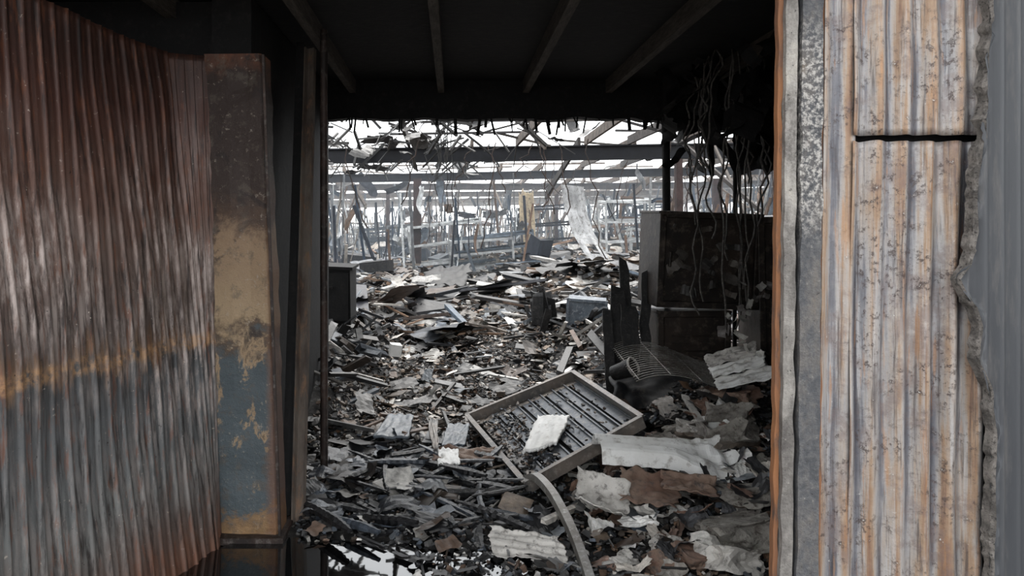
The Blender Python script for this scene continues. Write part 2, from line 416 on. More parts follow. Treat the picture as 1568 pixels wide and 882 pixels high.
# pillar
e=empty('scorched_pillar')
def lofted(name,bot,top,z0,z1,mat,parent=None,n=60,warp=0.006,seed=0):
    V=[];F=[];k=len(bot)
    for j in range(n+1):
        t=j/n
        for (b,tp) in zip(bot,top):
            x=b[0]+(tp[0]-b[0])*t; y=b[1]+(tp[1]-b[1])*t
            V.append((x+noise.noise(Vector((x*9,t*19,seed)))*warp,y+noise.noise(Vector((x*9,t*19,seed+5)))*warp,z0+(z1-z0)*t))
    for j in range(n):
        for i in range(k):
            a=j*k+i;b=j*k+(i+1)%k;F.append((a,b,b+k,a+k))
    F.append(tuple(range(k)));F.append(tuple(range(n*k+k-1,n*k-1,-1)))
    return mesh_obj(name,V,F,mat,None,False,parent)
lofted('casing',[(-1.21,3.80),(-1.1,3.79),(-1.0,3.79),(-0.90,3.78),(-0.885,3.79),(-0.88,3.82),(-0.88,3.95),(-1.21,3.95)],[(-1.27,3.80),(-1.15,3.79),(-1.05,3.79),(-0.985,3.78),(-0.97,3.79),(-0.965,3.82),(-0.965,3.95),(-1.27,3.95)],0.03,2.51,M_pillar,e,warp=.012)
a=Acc(); a.box((-1.04,3.88,0.02),(0.38,0.30,0.035)); a.bar((-0.875,3.775,0.03),(-0.96,3.775,2.5),0.012,0.02); a.obj('base_plate_and_edge',M_steel,parent=e)

a=Acc(); a.box((-1.22,5.4,1.45),(0.22,2.6,2.9)); a.obj('wall_left',M_black)
a=Acc(); a.box((-2.75,3.6,1.45),(0.1,5.2,2.9)); a.box((-1.95,4.25,1.45),(1.6,0.12,2.9)); a.obj('wall_left_return',M_black)
a=Acc(); a.box((3.05,4.4,1.45),(0.12,4.4,2.9)); a.obj('wall_right',M_black)
ed=empty('door_1')
a=Acc(); a.bar((-0.82,4.0,0.0),(-0.92,4.88,2.8),0.05,0.035,up=(0.3,1,0)); a.bar((-0.85,3.98,0.0),(-0.95,4.85,2.8),0.010,0.04,up=(0.3,1,0)); o=a.obj('scorched_edge',mottled('scorched_door_edge',(104,96,88),(66,56,51),(116,92,74),5,0.7,0.4,stretch=(1,1,0.3)),parent=ed)
a=Acc(); a.bar((-0.90,4.16,0.0),(-0.99,5.0,2.8),0.05,0.3,up=(0,1,0)); a.obj('leaf',M_black,parent=ed)
def pipe(name,a_,b_,r,mat,parent=None): return wire(name,[a_,b_],r,mat,parent)
pipe('steel_pipe_post',(-0.80,4.66,0),(-0.81,4.70,2.88),0.024,M_steel)
pipe('steel_pipe_post',(1.89,6.4,0.3),(1.87,6.4,2.88),0.036,M_black)
pipe('conduit_pipe',(2.43,6.3,0.3),(2.40,6.2,2.88),0.018,M_black)

a=Acc(); a.box((0.4,4.35,2.97),(7.0,4.9,0.10)); a.obj('ceiling',M_black)
a=Acc()
for x in(-2.35,-1.6,-0.85,-0.1,0.65,1.4,2.15,2.85):
    a.bar((x,2.0,2.865),(x+R(-.02,.02),6.45,2.865),0.055,0.12)
a.obj('ceiling_joists',M_joist)
V=[];F=[];n=160
for i in range(n+1):
    x=-3+7.2*i/n; z=2.585+noise.fractal(Vector((x*3,1,1)),1,2,4)*0.035-(0.10*sstep(1.8,2.2,x))
    V+= [(x,6.5,z),(x,6.5,3.3),(x,6.7,z+0.01),(x,6.7,3.3)]
for i in range(n):
    b=i*4;c=b+4;F+=[(b,c,c+1,b+1),(b+2,b+3,c+3,c+2),(b,b+2,c+2,c),(b+1,c+1,c+3,b+3)]
mesh_obj('burnt_lintel_beam',V,F,M_black)
a=Acc()
for i in range(60):
    x=R(-1,2.9); L=R(.03,.16); a.bar((x,6.52,2.62),(x+R(-.04,.04),6.5,2.6-L),R(.006,.03),0.01)
for i in range(110):
    x=R(1.75,2.9);z=R(2.15,2.9);a.curl((x,R(4.6,6.4),z),R(.05,.25),R(.1,.45),R(-1,1),rr(1.5),(1,1,1,1))
a.obj('hanging_char_remnants',M_black)

# ---------------------------------------------------------------- right wall
def shear(V): return [(v[0]+0.010*(v[2]-1.6),v[1],v[2]) for v in V]
e=empty('wall_right_door_frame')
def strip(name,x0,x1,y0,y1,mat,z0=0,z1=3.0,rag=0.002,seed=0):
    V=[];F=[];n=140
    for j in range(n+1):
        z=z0+(z1-z0)*j/n; q=[noise.noise(Vector((z*11,seed+k,2)))*rag for k in range(4)]
        V+=[(x0+q[0],y0,z),(x1+q[1],y0,z),(x1+q[1],y1,z),(x0+q[0],y1,z)]
    for j in range(n):
        b=j*4;c=b+4
        for k in range(4): F.append((b+k,b+(k+1)%4,c+(k+1)%4,c+k))
    F.append((0,3,2,1)); F.append((4*n,4*n+1,4*n+2,4*n+3))
    return mesh_obj(name,shear(V),F,mat,None,False,e)
strip('rusted_edge',0.970,0.984,2.19,2.215,M_orange,rag=0.006)
strip('outer_face',0.984,1.018,2.17,2.22,M_face,rag=0.006,seed=3)
strip('groove',1.016,1.032,2.20,2.24,M_black,seed=5)
strip('gritty_jamb',1.030,1.092,2.165,2.25,M_grit,rag=0.007,seed=8)
strip('rusty_fillet',1.090,1.104,2.18,2.25,M_orange,rag=0.005,seed=9)
e2=empty('wall_right_corrugated')
x_=lambda x,z:x+0.010*(z-1.6)
P=0.078
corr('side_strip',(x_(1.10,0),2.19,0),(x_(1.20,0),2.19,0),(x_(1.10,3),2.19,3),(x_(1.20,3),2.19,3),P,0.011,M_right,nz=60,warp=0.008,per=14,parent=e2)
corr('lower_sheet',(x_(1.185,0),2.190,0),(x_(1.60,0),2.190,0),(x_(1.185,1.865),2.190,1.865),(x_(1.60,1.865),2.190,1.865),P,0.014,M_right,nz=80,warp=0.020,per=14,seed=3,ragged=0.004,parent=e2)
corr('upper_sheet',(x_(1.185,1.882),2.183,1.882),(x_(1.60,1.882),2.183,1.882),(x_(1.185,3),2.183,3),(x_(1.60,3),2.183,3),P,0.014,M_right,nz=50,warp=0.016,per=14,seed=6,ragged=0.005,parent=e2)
a=Acc(); a.box((2.1,2.27,1.5),(2.1,0.05,3.0)); a.obj('backing_board',M_black,parent=e2)
prof=[(0,1.60),(0.35,1.575),(0.7,1.565),(1.0,1.575),(1.15,1.56),(1.22,1.525),(1.32,1.535),(1.38,1.515),(1.42,1.485),(1.46,1.47),(1.50,1.50),(1.6,1.515),(1.75,1.52),(1.9,1.545),(2.05,1.55),(2.3,1.565),(2.6,1.57),(3.0,1.575)]
def pe(z):
    for (a0,b0),(a1,b1) in zip(prof,prof[1:]):
        if a0<=z<=a1: return b0+(b1-b0)*(z-a0)/(a1-a0)
    return 1.57
V=[];F=[];nz=220;xs=[0,.006,.014,.03]+[.03+.012*i for i in range(1,40)]+[.6,.8,1.1,1.5]
for j in range(nz+1):
    z=3*j/nz; xe=pe(z)+noise.fractal(Vector((z*16,0,0)),1,2,4)*0.016
    for k,d in enumerate(xs):
        x=xe+d*1.0 if k<3 else max(xe+.02,1.47+d)
        r=math.cos((x-1.55)*2*math.pi/0.05)
        y=2.145-0.006*max(-1,min(1,2.5*r))-0.012*max(0,1-d/.03)+.004*noise.noise(Vector((x*5,0,z*2)))
        V.append((x,y,z))
nx=len(xs)-1
for j in range(nz):
    for i in range(nx):
        b=j*(nx+1)+i;F.append((b,b+1,b+nx+2,b+nx+1))
e3=empty('torn_cladding_panel')
mesh_obj('sheet',V,F,M_dkpanel,None,True,e3)
V=[];F=[]
for j in range(nz+1):
    z=3*j/nz; xe=pe(z); w=0.010+0.014*noise.noise(Vector((z*6,5,0))); m_=noise.fractal(Vector((z*20,3,0)),1,2,4)*0.018
    V+=[(xe-0.008+m_,2.160,z),(xe-0.002+m_,2.133,z),(xe+w*0.6+m_*.5,2.127+m_*.4,z),(xe+w+m_*0.9,2.137,z)]
for j in range(nz):
    b=j*4;c=b+4
    for k in range(3):F.append((b+k,b+k+1,c+k+1,c+k))
mesh_obj('torn_crust_edge',V,F,M_crust,None,False,e3)

# ---------------------------------------------------------------- fallen slatted door
e=empty('fallen_slatted_door')
cL=Vector((.15,5.75,.10));cF=Vector((.46,4.36,.05));cR=Vector((1.20,4.55,.39));cB=Vector((.99,5.85,.42))
N_=(cB-cL).cross(cF-cL).normalized()
if N_.z<0:N_=-N_
up=tuple(N_)
a=Acc()
def q(u,v,h=0): return cL.lerp(cF,u).lerp(cB.lerp(cR,u),v)+N_*h
for (p0,p1) in((q(0,0,.03),q(1,0,.03)),(q(0,1,.03),q(1,1,.03)),(q(0,0,.03),q(0,1,.03)),(q(1,0,.03),q(1,1,.03))):
    a.bar(p0,p1,0.014,0.08,up=up)
    a.bar(p0+N_*.04,p1+N_*.04,0.034,0.006,up=up)
a.bar(q(.02,.1,.0),q(.98,.1,.0),.06,.01,up=up)
a.bar(q(.06,.0,.0),q(.06,1,.0),.06,.01,up=up); a.bar(q(.94,.0,.0),q(.94,1,.0),.06,.01,up=up)
a.obj('frame',M_tray,parent=e)
a=Acc()
for i in range(8):
    v=.16+i*.112
    a.bar(q(.04,v,.0),q(.96,v+R(-.012,.012),R(-.008,.008)),.066,.005,up=up)
    a.bar(q(.04,v+.038,.008),q(.96,v+.038,.008),.010,.016,up=up)
a.obj('slats',M_tray_in,parent=e)
a=Acc(); a.add([q(0.02,.02,-.02),q(.98,.02,-.02),q(.98,.98,-.02),q(.02,.98,-.02)],[(0,1,2,3)]); a.obj('back_sheet',M_black,parent=e)
a=Acc()
for i in range(420):
    u=R(.05,.95);v=R(.05,.95)
    if random.random()<.75: v=R(.05,.36)
    a.chip(q(u,v,R(.005,.03)),R(.006,.026),R(.004,.01),rr(.6),pick(PN+PM))
a.obj('debris_on_slats',M_debris,parent=e)

def patch(name,pts,mat,thick=0.01,rough=0.01,seed=0,curlamt=0.0,rib=0.0,ribp=0.05,edge=1.0,n=28,ribv=0.0,kv=3):
    P=[Vector(p) for p in pts]; V=[];F=[]
    nn=(P[1]-P[0]).cross(P[3]-P[0]).normalized()
    if nn.z<0: nn=-nn
    du=(P[1]-P[0]).length
    for j in range(n+1):
        for i in range(n+1):
            u=i/n;v=j/n
            eu=noise.fractal(Vector((v*5,seed,1)),1,2,3)*0.07*edge*(2*u-1)*abs(2*u-1); ev=noise.fractal(Vector((u*5,seed,7)),1,2,3)*0.10*edge*(2*v-1)*abs(2*v-1)
            p=P[0].lerp(P[1],u+eu).lerp(P[3].lerp(P[2],u+eu),v+ev)
            w=noise.fractal(Vector((u*3+seed,v*3,seed)),1,2,3)*rough+curlamt*(v-.5)**2*4+rib*math.cos(2*math.pi*u*du/ribp)
            w+=abs(noise.noise(Vector((u*4+seed,v*2.5,seed+9))))*rough*1.2+ribv*max(-.7,min(.7,math.cos(2*math.pi*v*kv)))
            V.append(p+nn*w)
    for j in range(n):
        for i in range(n):
            a=j*(n+1)+i;F.append((a,a+1,a+n+2,a+n+1))
    o=mesh_obj(name,V,F,mat,None,True); md=o.modifiers.new('t','SOLIDIFY');md.thickness=thick
    return o
patch('white_plaster_board',[(0.46,4.74,.17),(0.68,4.72,.24),(0.82,5.06,.33),(0.62,5.22,.29)],M_white,0.02,rough=.006,seed=3,edge=1.2)
# crumpled white roof sheet: straight left part, buckled and drooping right end
e=empty('crumpled_white_roof_sheet')
V=[];F=[];nu=70;nv=26
pr=[(-.02,-.085),(0,0),(.05,.025),(.08,.0),(.13,.028),(.17,.0),(.22,.026),(.26,.0),(.30,-.06)]
for i in range(nu+1):
    u=i/nu; cr=sstep(.45,1,u)
    for j in range(nv+1):
        t=j/nv*(len(pr)-1);k=min(int(t),len(pr)-2);f=t-k
        py=pr[k][0]+(pr[k+1][0]-pr[k][0])*f; pz=pr[k][1]+(pr[k+1][1]-pr[k][1])*f
        droop=-cr*.16*max(0,1-py/.16)-.05*u
        py2=py*(1+.35*cr)-cr*.10*max(0,1-py/.12)
        nz_=noise.noise(Vector((u*9,j*.25,2)))*.035*cr+noise.noise(Vector((u*20,j*.4,6)))*.012*(.3+cr)
        V.append((0.85+.80*u+.03*math.sin(j*.7)*(i==nu),4.14+py2-.02*u+noise.noise(Vector((u*6,j*.2,8)))*.03*cr,.375+pz+droop+nz_))
for i in range(nu):
    for j in range(nv):
        b=i*(nv+1)+j;F.append((b,b+nv+1,b+nv+2,b+1))
o=mesh_obj('folded_sheet',V,F,M_white,None,False,e); o.modifiers.new('s','SOLIDIFY').thickness=.002
patch('rusted_brown_panel',[(0.88,3.84,.18),(1.16,3.78,.16),(1.26,4.02,.24),(0.94,4.08,.27)],M_brown,0.006,rough=.02,seed=11,curlamt=.02,edge=1.2)
patch('rusted_brown_panel',[(1.10,3.82,.24),(1.38,3.80,.20),(1.42,3.95,.25),(1.14,4.0,.27)],M_brown,0.006,rough=.02,seed=12,curlamt=.03,edge=1.2)
patch('rusted_brown_panel',[(-0.12,4.72,.11),(0.28,4.72,.11),(0.30,4.94,.14),(-0.10,4.94,.13)],M_brown,0.006,rough=.03,seed=13)
patch('curled_cream_sheet',[(0.66,3.85,.14),(0.88,3.72,.10),(0.96,3.92,.19),(0.70,4.06,.24)],M_cream,0.006,rough=.02,seed=15,curlamt=.08,edge=1.2)
patch('ribbed_sheet_fragment',[(0.20,3.55,.03),(0.56,3.44,.03),(0.54,3.66,.07),(0.20,3.80,.07)],M_cream,0.003,rough=.010,seed=17,ribv=.010,kv=4,n=60,edge=1.2)
patch('grey_board_piece',[(-0.55,5.22,.14),(-0.30,5.20,.14),(-0.28,5.58,.20),(-0.47,5.60,.20)],M_bluegrey,0.02,rough=.01,seed=19,edge=.4)
patch('grey_board_piece',[(-0.06,5.0,.14),(0.10,5.05,.13),(0.14,5.38,.18),(-0.02,5.38,.19)],M_bluegrey,0.015,rough=.01,seed=20,edge=.6)
patch('white_board_piece',[(-0.08,4.62,.13),(0.06,4.62,.13),(0.05,4.86,.16),(-0.08,4.84,.16)],M_white,0.012,rough=.01,seed=21)
patch('sloping_metal_flashing',[(-.12,4.9,.15),(-.08,4.86,.15),(-0.10,5.5,.19),(-.17,5.5,.19)],M_tray,0.01,rough=.01,seed=22)
cp=[Vector(p) for p in((.45,4.42,.12),(.50,4.30,.17),(.555,4.10,.16),(.595,3.88,.12),(.62,3.62,.08),(.63,3.30,.03))]
V=[];F=[];n=30
for i in range(n+1):
    t=i/n*(len(cp)-1);k=min(int(t),len(cp)-2);f=t-k
    p0=cp[max(k-1,0)];p1=cp[k];p2=cp[k+1];p3=cp[min(k+2,len(cp)-1)]
    p=0.5*((2*p1)+(p2-p0)*f+(2*p0-5*p1+4*p2-p3)*f*f+(3*p1-p0-3*p2+p3)*f**3)
    V+=[(p.x-.020,p.y,p.z-.035),(p.x-.018,p.y,p.z+.004),(p.x+.020,p.y+.01,p.z+.008),(p.x+.022,p.y+.01,p.z-.008)]
for i in range(n):
    b=i*4;c=b+4
    for k in range(3):F.append((b+k,b+k+1,c+k+1,c+k))
o=mesh_obj('bent_metal_trim_strip',V,F,M_trim,None,False); o.modifiers.new('s','SOLIDIFY').thickness=.002
CH=[(1.42,3.55,.16,M_plaster),(1.30,3.4,.12,M_cream),(1.55,3.85,.12,M_plaster),(1.15,3.45,.09,M_brown),(0.98,3.4,.07,M_brown),(0.83,3.5,.06,M_cream),(1.72,4.5,.15,M_plaster),(1.85,4.9,.17,M_plaster),(1.60,4.75,.11,M_cream),(2.0,5.2,.14,M_brown),(1.38,4.72,.10,M_plaster),(1.05,3.62,.06,M_cream),(1.9,5.0,.10,M_white),(1.75,4.8,.09,M_white),(1.80,4.65,.07,M_white),(1.5,4.9,.08,M_plaster)]
for i in range(56): CH.append((R(.85,2.1),R(3.35,5.4),R(.025,.07),random.choice((M_plaster,M_cream,M_brown,M_char,M_cream))))
for i,(x,y,s,m) in enumerate(CH):
    bpy.ops.mesh.primitive_ico_sphere_add(subdivisions=4,radius=1); o=bpy.context.object; o.name='broken_masonry_chunk'
    o.data.name='chunk'; 
    for v in o.data.vertices:
        c=v.co.copy(); k=1+noise.fractal(c*1.3+Vector((i*7,0,0)),1,2,4)*0.45
        c=Vector((max(-.72,min(.72,c.x)),max(-.68,min(.68,c.y)),max(-.5,min(.45,c.z))))*k
        v.co=Vector((c.x*s*1.4,c.y*s*1.15,c.z*s*.8))
    o.data.materials.append(m); o.location=(x,y,H(x,y)+s*.28); o.rotation_euler=(R(-.4,.4),R(-.4,.4),R(0,3))
hp=Acc()
for i in range(130):
    x=R(.75,2.1);y=R(3.3,5.3)
    hp.curl((x,y,H(x,y)+R(.02,.09)),R(.05,.14),R(.08,.24),R(-1.2,1.2),rr(.6),pick([(206,202,196),(156,150,144),(124,98,84),(108,88,78),(60,60,62),(164,158,150),(40,40,42),(230,228,224)]),10,5,.004)
hp.obj('torn_sheet_fragments',M_debris)
for k,(z0,s,mm) in enumerate(((.50,1,M_white),(.56,.85,M_white),(.62,.8,M_cream))):
    patch('white_roof_offcut',[(1.84,5.05+.1*k,z0),(1.84+.40*s,5.0+.1*k,z0+.10),(1.88+.42*s,5.14+.1*k,z0+.17),(1.86,5.2+.1*k,z0+.04)],mm,.004,rough=.02,seed=31+k,ribv=.008,kv=2,edge=.8)
patch('bowed_metal_sheet',[(1.18,5.35,.34),(1.95,5.2,.38),(2.05,5.85,.52),(1.30,6.0,.56)],M_steel_dk,.005,rough=.04,seed=35,curlamt=-.06)
ws=[]
for i in range(20):
    y=5.15+i*.045; ws.append([(1.30+j*.075,y+.02*math.sin(j),.50+.09*math.sin(j*.35+.5)+i*.006) for j in range(11)])
for i in range(4):
    x=1.32+i*.22; ws.append([(x,5.15+j*.09,.505+.09*math.sin((x-1.3)/.075*.35+.5)+j*.011) for j in range(10)])
wire('wire_mesh_shelf',ws,.0032,M_trim)

# ---------------------------------------------------------------- cabinets on the right
M_cab=mottled('burnt_cabinet_paint',(38,35,33),(58,50,45),(86,77,70),3,0.4,0.5,0.1)
e=empty('burnt_metal_cabinet')
def cab(name,X0,X1,Y0,Y1,Z0,Z1,rot,parent,inset=.05,louv=False):
    a=Acc(); c=Vector(((X0+X1)/2,(Y0+Y1)/2,(Z0+Z1)/2)); w,d,h=X1-X0,Y1-Y0,Z1-Z0; rm=Euler(rot).to_matrix()
    def B(p,s,j=0): a.box(c+rm@Vector(p),s,rm,(1,1,1,1),j)
    t=.022
    B((0,d/2-t/2,0),(w,t,h)); B((-w/2+t/2,0,0),(t,d,h)); B((w/2-t/2,0,0),(t,d,h)); B((0,0,h/2-t/2),(w+.02,d+.02,t)); B((0,0,-h/2+t/2),(w,d,t))
    B((0,-d/2+.02,0),(w-2*inset,.014,h-2*inset))
    for s_ in(-1,1): B((s_*(w/2-inset/2),-d/2,0),(inset,.03,h)); B((0,-d/2,s_*(h/2-inset/2)),(w,.03,inset))
    B((-w/2+inset*1.8,-d/2-.015,0),(.015,.03,.12))
    if louv:
        for i in range(7): B((0,-d/2+.005,-.2+i*.06),(w*.6,.014,.012))
    o=a.obj(name,M_cab,parent=parent); b=o.modifiers.new('b','BEVEL'); b.width=.004; b.segments=2
cab('upper_unit',1.62,2.44,5.80,6.30,.99,1.75,(.03,.035,.04),e)
cab('lower_unit',1.66,2.26,5.95,6.36,.22,.95,(0,0,.04),e,louv=True)
cab('side_unit',2.46,2.90,5.8,6.35,.3,1.72,(.03,-.03,-.08),e)
a=Acc()
for i in range(16): a.curl((1.75+R(0,.5),5.79+R(-.02,.01),R(1.1,1.65)),R(.03,.08),R(.05,.16),R(-1,1),Euler((1.5+R(-.3,.3),R(-1,1),R(-.3,.3))).to_matrix(),pick([(70,66,62),(84,78,72),(50,48,46)]))
a.obj('peeling_paint',M_debris,parent=e)
e=empty('charred_leaning_panels')
a=Acc()
for (xa,xb,zt,dy,tl) in((1.30,1.42,1.15,5.95,.03),(1.44,1.52,1.38,6.05,-.02),(1.52,1.60,1.25,5.9,.05),(1.24,1.32,.95,5.85,.0),(1.36,1.5,1.0,5.8,.02)):
    V=[];n=10
    for j in range(n+1):
        z=.2+(zt-.2)*j/n; k=noise.noise(Vector((z*8,xa*5,1)))*.02; sh=tl*j/n
        V+=[(xa+k+sh,dy+.15*j/n,z),(xb+k+sh-(.02 if j==n else 0),dy+.15*j/n,z+ (R(-.04,.04) if j==n else 0))]
    F=[(2*j,2*j+1,2*j+3,2*j+2) for j in range(n)]; a.add([Vector(v) for v in V],F)
o=a.obj('sheets',M_char,parent=e); o.modifiers.new('s','SOLIDIFY').thickness=.02
e=empty('scorched_bucket')
bpy.ops.mesh.primitive_cone_add(vertices=32,radius1=.055,radius2=.07,depth=.18,end_fill_type='NOTHING'); o=bpy.context.object;o.name='shell';o.parent=e;o.data.materials.append(M_char);o.modifiers.new('s','SOLIDIFY').thickness=.004
bpy.ops.mesh.primitive_torus_add(major_radius=.07,minor_radius=.009,location=(0,0,.09)); o=bpy.context.object;o.name='rim';o.parent=e;o.data.materials.append(M_cream)
e.location=(1.31,5.58,.54); e.rotation_euler=(.9,.9,.3)
ws=[]
for i in range(18):
    x=1.98+R(-.1,.35);y=R(5.2,5.7);z=2.9;L=R(.8,2.2);pp=[];dx=R(-.15,.15)
    for j in range(24):
        t=j/23; pp.append((x+dx*math.sin(t*2.5)+noise.noise(Vector((t*7,i*3,0)))*.07,y+noise.noise(Vector((t*5,i*3,5)))*.06,z-L*t))
    ws.append(pp)
wire('hanging_burnt_cables',ws,.007,mottled('burnt_cable_ash',(48,46,44),(78,74,70),(110,106,100),9,0.6,0.1))
ws=[]
for i in range(9):
    x=R(-.35,.1);pp=[];L=R(.5,1.3)
    for j in range(14):
        t=j/13; pp.append((x+noise.noise(Vector((t*4,i*3,2)))*.12,9.6+R(-.01,.01),3.2-L*t*1.1))
    ws.append(pp)
ws.append([(-1.5+3.5*j/20,9.6,3.2-.15*math.sin(math.pi*j/20)) for j in range(21)])
wire('hanging_burnt_cables',ws,.006,M_wire)
a=Acc()
for i in range(24): a.curl((2.06+R(-.06,.10)+.1*math.sin(i*.4),5.2+R(-.1,.1),.60+i*.028+R(-.02,.02)),R(.03,.06),R(.04,.10),R(-1,1),rr(1.4),pick([(120,118,114),(90,86,84),(160,158,152)]))
a.obj('dangling_insulation_scraps',M_debris)

e=empty('burnt_equipment_box')
a=Acc(); rot=Euler((.1,.06,-.2)).to_matrix(); c=Vector((1.68,9.1,.54))
a.box(c,(.46,.30,.44),rot,(1,1,1,1),.03)
for (dx,dz,sx,sz) in((0,.225,.48,.03),(0,-.225,.48,.03),(-.23,0,.03,.48),(.23,0,.03,.48)): a.box(c+rot@Vector((dx,-.16,dz)),(sx,.03,sz),rot)
a.obj('shell',M_bluegrey,parent=e)
a=Acc()
for i in range(10):
    x=R(1.05,1.4);z=R(.5,.75);y=R(8.8,10); a.box((x,y,z-.1),(R(.05,.16),.02,R(.3,.6)),Euler((R(-.3,.3),R(-.4,.4),R(-.6,.6))).to_matrix(),(1,1,1,1),.2)
a.obj('leaning_charred_boards',M_char)
e=empty('charred_low_cabinet')
a=Acc(); a.box((-1.30,8.0,.9),(.50,.5,.60),None,(1,1,1,1),.04); a.box((-1.30,7.74,.9),(.44,.02,.5)); a.box((-1.30,8.0,1.215),(.54,.54,.03),Euler((.03,.04,0)).to_matrix()); a.box((-1.3,7.72,1.0),(.12,.02,.02)); a.obj('body',M_black,parent=e)
a=Acc()
for i in range(120):
    x=R(-1.7,-.75);y=R(6.0,9.0);L=R(.12,.5); a.box((x,y,H(x,y)+R(.02,.25)),(L,R(.02,.09),R(.01,.04)),rr(.8),pick(PN),.15)
for i in range(90):
    x=R(1.0,3.6);y=R(6.8,11);L=R(.2,.8); a.box((x,y,H(x,y)+R(.05,.3)),(L,R(.02,.08),R(.02,.05)),rr(.6),pick(PN),.1)
for i in range(110):
    y=R(10,22);x=R(-.25*y,.45*y);L=R(.5,2.0); a.box((x,y,H(x,y)+R(.05,.25)),(L,R(.05,.18),R(.03,.06)),rr(.3),pick([(34,36,40),(50,50,54),(80,92,104),(30,30,32),(150,148,144),(70,60,54),(40,38,38)]),.1)
a.obj('fallen_beams_debris',M_debris)
patch('fallen_white_plank',[(-2.4,17.5,.55),(-1.0,13.5,.5),(-.85,13.6,.52),(-2.2,17.7,.57)],M_white,.03,rough=.01,seed=40)
patch('glossy_fallen_panel',[(-.9,15.6,.45),(.3,15.4,.45),(.5,17.6,.75),(-.4,17.7,.7)],M_char,.02,rough=.05,seed=41,edge=1.6)
patch('glossy_fallen_panel',[(-1.5,13.6,.35),(-.6,13.2,.35),(-.1,14.6,.5),(-1.1,15,.5)],M_char,.02,rough=.05,seed=42,edge=1.6)
# ---------------------------------------------------------------- warehouse frame
st=Acc(); ra=Acc(); pu=Acc()
for k,D in enumerate((16,22,28,34,40,46)):
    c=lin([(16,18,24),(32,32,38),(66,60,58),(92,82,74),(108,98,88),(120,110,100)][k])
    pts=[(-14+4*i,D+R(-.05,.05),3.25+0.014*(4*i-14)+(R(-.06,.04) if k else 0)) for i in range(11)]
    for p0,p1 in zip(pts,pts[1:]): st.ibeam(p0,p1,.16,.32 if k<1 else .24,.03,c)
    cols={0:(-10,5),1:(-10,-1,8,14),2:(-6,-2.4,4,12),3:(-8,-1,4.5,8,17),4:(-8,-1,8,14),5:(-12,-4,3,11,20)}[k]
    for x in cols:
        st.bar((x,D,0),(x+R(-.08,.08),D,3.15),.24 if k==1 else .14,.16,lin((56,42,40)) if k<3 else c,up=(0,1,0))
for X in np.arange(-14,27,1.2):
    for D0,D1 in((7,10),(10,16),(16,22),(22,28),(28,34),(34,40),(40,46)):
        t=random.random()
        lost=.06 if X>1 else .42
        if t<lost: continue
        z=3.50+.014*X; za=z;zb=z
        if t>0.86 and D0>12: zb-=R(.4,1.8)
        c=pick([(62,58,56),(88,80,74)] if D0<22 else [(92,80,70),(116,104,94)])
        xa=X+R(-.1,.1);ra.bar((xa,D0,za),(xa+R(-.15,.15),D1-(.3 if zb<z else 0),zb),.06,.18,c)
        if random.random()<.35: 
            ra.bar((xa,R(D0,D1),z),(xa+R(-1.8,1.8),R(D0,D1),z-R(.2,2.0)),.04,.06,c)
for D in np.arange(9.4,46,1.5):
    x=-14
    while x<26:
        L=R(.8,3.5)
        if random.random()<(.42 if x<2 else .48): 
            sag=R(-.35,.02) if random.random()<.5 else 0
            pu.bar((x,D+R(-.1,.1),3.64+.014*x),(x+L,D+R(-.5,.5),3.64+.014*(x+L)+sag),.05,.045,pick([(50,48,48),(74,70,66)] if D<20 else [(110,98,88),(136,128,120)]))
        x+=L*R(.7,1.1)
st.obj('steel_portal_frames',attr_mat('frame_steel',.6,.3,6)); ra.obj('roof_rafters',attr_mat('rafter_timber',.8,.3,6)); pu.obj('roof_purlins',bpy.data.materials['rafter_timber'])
ro=Acc()
for i in range(170):
    D=R(10,26); X=R(-.3*D,.5*D)
    if X>.5 and random.random()<.7: continue
    ro.curl((X,D,3.6+.014*X-random.random()**2*.6),R(.1,.35),R(.3,.9),R(-.8,.8),rr(.6),pick([(26,26,28),(44,42,42),(70,68,66)]),8,3,.01)
for i in range(240):
    D=R(10,20); X=R(-4.2,1.4); p=Vector((X,D,R(3.2,3.7))); q_=p+Vector((R(-.6,.6),R(-.6,.6),R(-.5,.3))); ro.bar(p,q_,R(.01,.05),None,pick([(24,24,24),(50,48,46)]))
ro.obj('torn_roof_sheeting',M_debris)
cl=Acc()
FC=[(84,92,100),(110,112,114),(54,56,62),(136,130,122),(100,80,66),(176,178,178),(44,54,66),(40,44,52)]
for i in range(720):
    D=R(19,46);X=R(-.25*D,.5*D); 
    if 2.5<X<5 and D<26: continue
    h=H(X,D);c=pick(FC);L=R(.4,2.6)
    a0=Vector((X,D,h if random.random()<.7 else R(.5,3.3-L if L<2.7 else .6)))
    cl.bar(a0,a0+Vector((R(-.5,.5)*L*random.random(),R(-.3,.3)*L,L)),R(.02,.08),None,c)
for i in range(50):
    D=R(21,46);X=R(-.25*D,.5*D);w=R(.9,2.4);d=R(.5,.9);hh=R(.8,2.2);c=pick(FC);rz=Euler((R(-.12,.12),R(-.15,.15),R(-.3,.3))).to_matrix();b=Vector((X,D,H(X,D)))
    cs=[rz@Vector((sx*w/2,sy*d/2,0))+b for sx,sy in((-1,-1),(1,-1),(1,1),(-1,1))]
    u=rz@Vector((0,0,1))
    for p in cs: cl.bar(p,p+u*hh,.06,None,c)
    for lv in range(1,4):
        for s1,s2 in((0,1),(1,2),(2,3),(3,0)): cl.bar(cs[s1]+u*hh*lv/3,cs[s2]+u*hh*lv/3+Vector((0,0,R(-.1,.05))),.05,.07,c)
        if random.random()<.5: cl.add([p+u*hh*lv/3 for p in cs],[(0,1,2,3)],c)
for i in range(50):
    D=R(19,42);X=R(-.25*D,.5*D)
    if 2.5<X<5 and D<26: continue
    cl.box((X,D,H(X,D)+.3),(R(.3,.9),R(.3,.6),R(.3,.9)),rr(.25),pick([(34,38,46),(50,56,64),(74,78,82)]),.25)
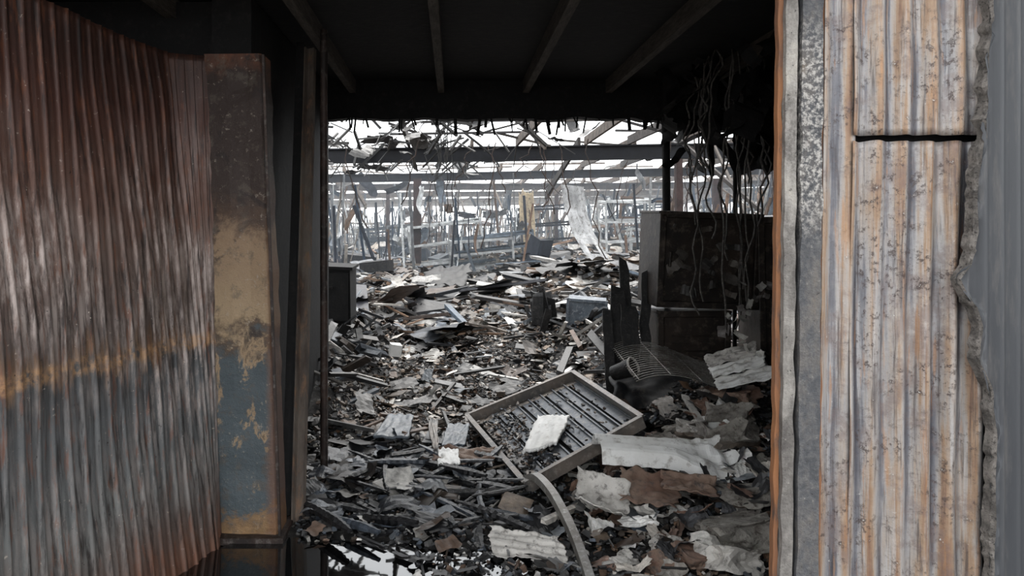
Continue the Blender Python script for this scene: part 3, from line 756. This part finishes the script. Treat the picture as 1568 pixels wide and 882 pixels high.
for i in range(240):
    D=R(20,46);X=R(-.25*D,.5*D)
    if 2.5<X<5 and D<26: continue
    w=R(.1,.3);L=R(.3,1.0);z=R(.6,3.1); 
    cl.curl((X,D,z),w,L,R(-1,1),rr(1.5),pick(FC),6,3,.01)
cl.obj('ruined_storage_racks',M_debris_far)
ws=[]
for i in range(140):
    D=R(13,44);X=R(-.25*D,.5*D);L=R(.4,2.4);dx=R(-.5,.5)
    ws.append([(X+dx*t/9+noise.noise(Vector((t*.6,i,0)))*.2,D,3.4-L*t/9) for t in range(10)])
wire('dangling_roof_wires',ws,.012,M_steel)
patch('hanging_beige_sheet',[(2.30,24,.7),(2.80,24,.75),(2.72,24.1,2.85),(2.22,24.1,2.85)],M_beige,.01,rough=.08,seed=50)
def ribbon(name,rows,mat,hole=None):
    V=[];F=[];n=40;m=10
    for j in range(n+1):
        t=j/n*(len(rows)-1);k=min(int(t),len(rows)-2);f=t-k;f=f*f*(3-2*f)*.5+f*.5
        a0=Vector(rows[k][0]).lerp(Vector(rows[k+1][0]),f);b0=Vector(rows[k][1]).lerp(Vector(rows[k+1][1]),f)
        for i in range(m+1):
            p=a0.lerp(b0,i/m);p.y+=.04*math.cos(i*2.1)+noise.noise(Vector((j*.2,i*.3,1)))*.05;V.append(p)
    for j in range(n):
        for i in range(m):
            if hole and hole[0]<j<hole[1] and hole[2]<i<hole[3]: continue
            a=j*(m+1)+i;F.append((a,a+1,a+m+2,a+m+1))
    return mesh_obj(name,V,F,mat,None,True)
ribbon('twisted_hanging_sheet',[((3.0,20,2.85),(3.65,20.2,2.8)),((3.1,20,2.2),(3.75,20.3,2.1)),((3.3,19.8,1.5),(3.95,20.2,1.5)),((3.55,19.5,1.0),(4.2,19.8,.95)),((3.9,19,.15),(4.5,19.2,.2))],M_pale,(24,30,2,7))
a=Acc()
for (x,y,z,s) in((-1.75,17.6,.55,.7),(-2.6,21,.5,.9),(6.5,24,.6,1.0),(4.2,14,.5,.6),(2.2,13,.4,.45)):
    a.box((x,y,z),(s,s*.6,s*.9),Euler((R(-.1,.1),R(-.1,.1),R(-.4,.4))).to_matrix(),(1,1,1,1),.06); a.box((x,y-s*.31,z),(s*.8,.03,s*.7),None)
a.obj('burnt_machine_housings',M_steel_dk)
a=Acc(); a.box((-.60,8.0,.30),(.12,.10,.13),Euler((.1,.1,.3)).to_matrix(),(1,1,1,1),.12); a.obj('white_block_piece',M_white)

# ---------------------------------------------------------------- smoke haze volume
bpy.ops.mesh.primitive_cube_add(size=1); o=bpy.context.object; o.name='smoke_haze'; o.scale=(70,43,5.5); o.location=(5,38,2.9)
m=bpy.data.materials.new('haze'); m.use_nodes=True; nt=m.node_tree; nt.nodes.clear()
out=nt.nodes.new('ShaderNodeOutputMaterial'); vs=nt.nodes.new('ShaderNodeVolumeScatter'); vs.inputs['Color'].default_value=(.80,.90,1,1); vs.inputs['Density'].default_value=.010
nt.links.new(vs.outputs[0],out.inputs['Volume']); o.data.materials.append(m)

# ---------------------------------------------------------------- world, fill sun, camera
w=bpy.data.worlds.new('overcast'); scene.world=w; w.use_nodes=True; bg=w.node_tree.nodes['Background']
bg.inputs[0].default_value=(.95,.975,1,1); bg.inputs[1].default_value=3.0
sl=bpy.data.lights.new('hall_fill_sun','SUN'); so=bpy.data.objects.new('hall_fill_sun',sl); scene.collection.objects.link(so)  # broad fill added to brighten the open hall floor, not the front walls
sl.energy=3.5; sl.angle=0.7; sl.color=(1,.96,.91); so.rotation_euler=(math.radians(-32),math.radians(8),0)
cam=bpy.data.cameras.new('cam'); co=bpy.data.objects.new('camera',cam); scene.collection.objects.link(co); scene.camera=co
co.location=(0,0,1.6); co.rotation_euler=(math.pi/2,0,0); cam.sensor_width=36; cam.lens=36*1150/1600
cam.shift_x=96/1600; cam.shift_y=-90/1600; cam.clip_end=500
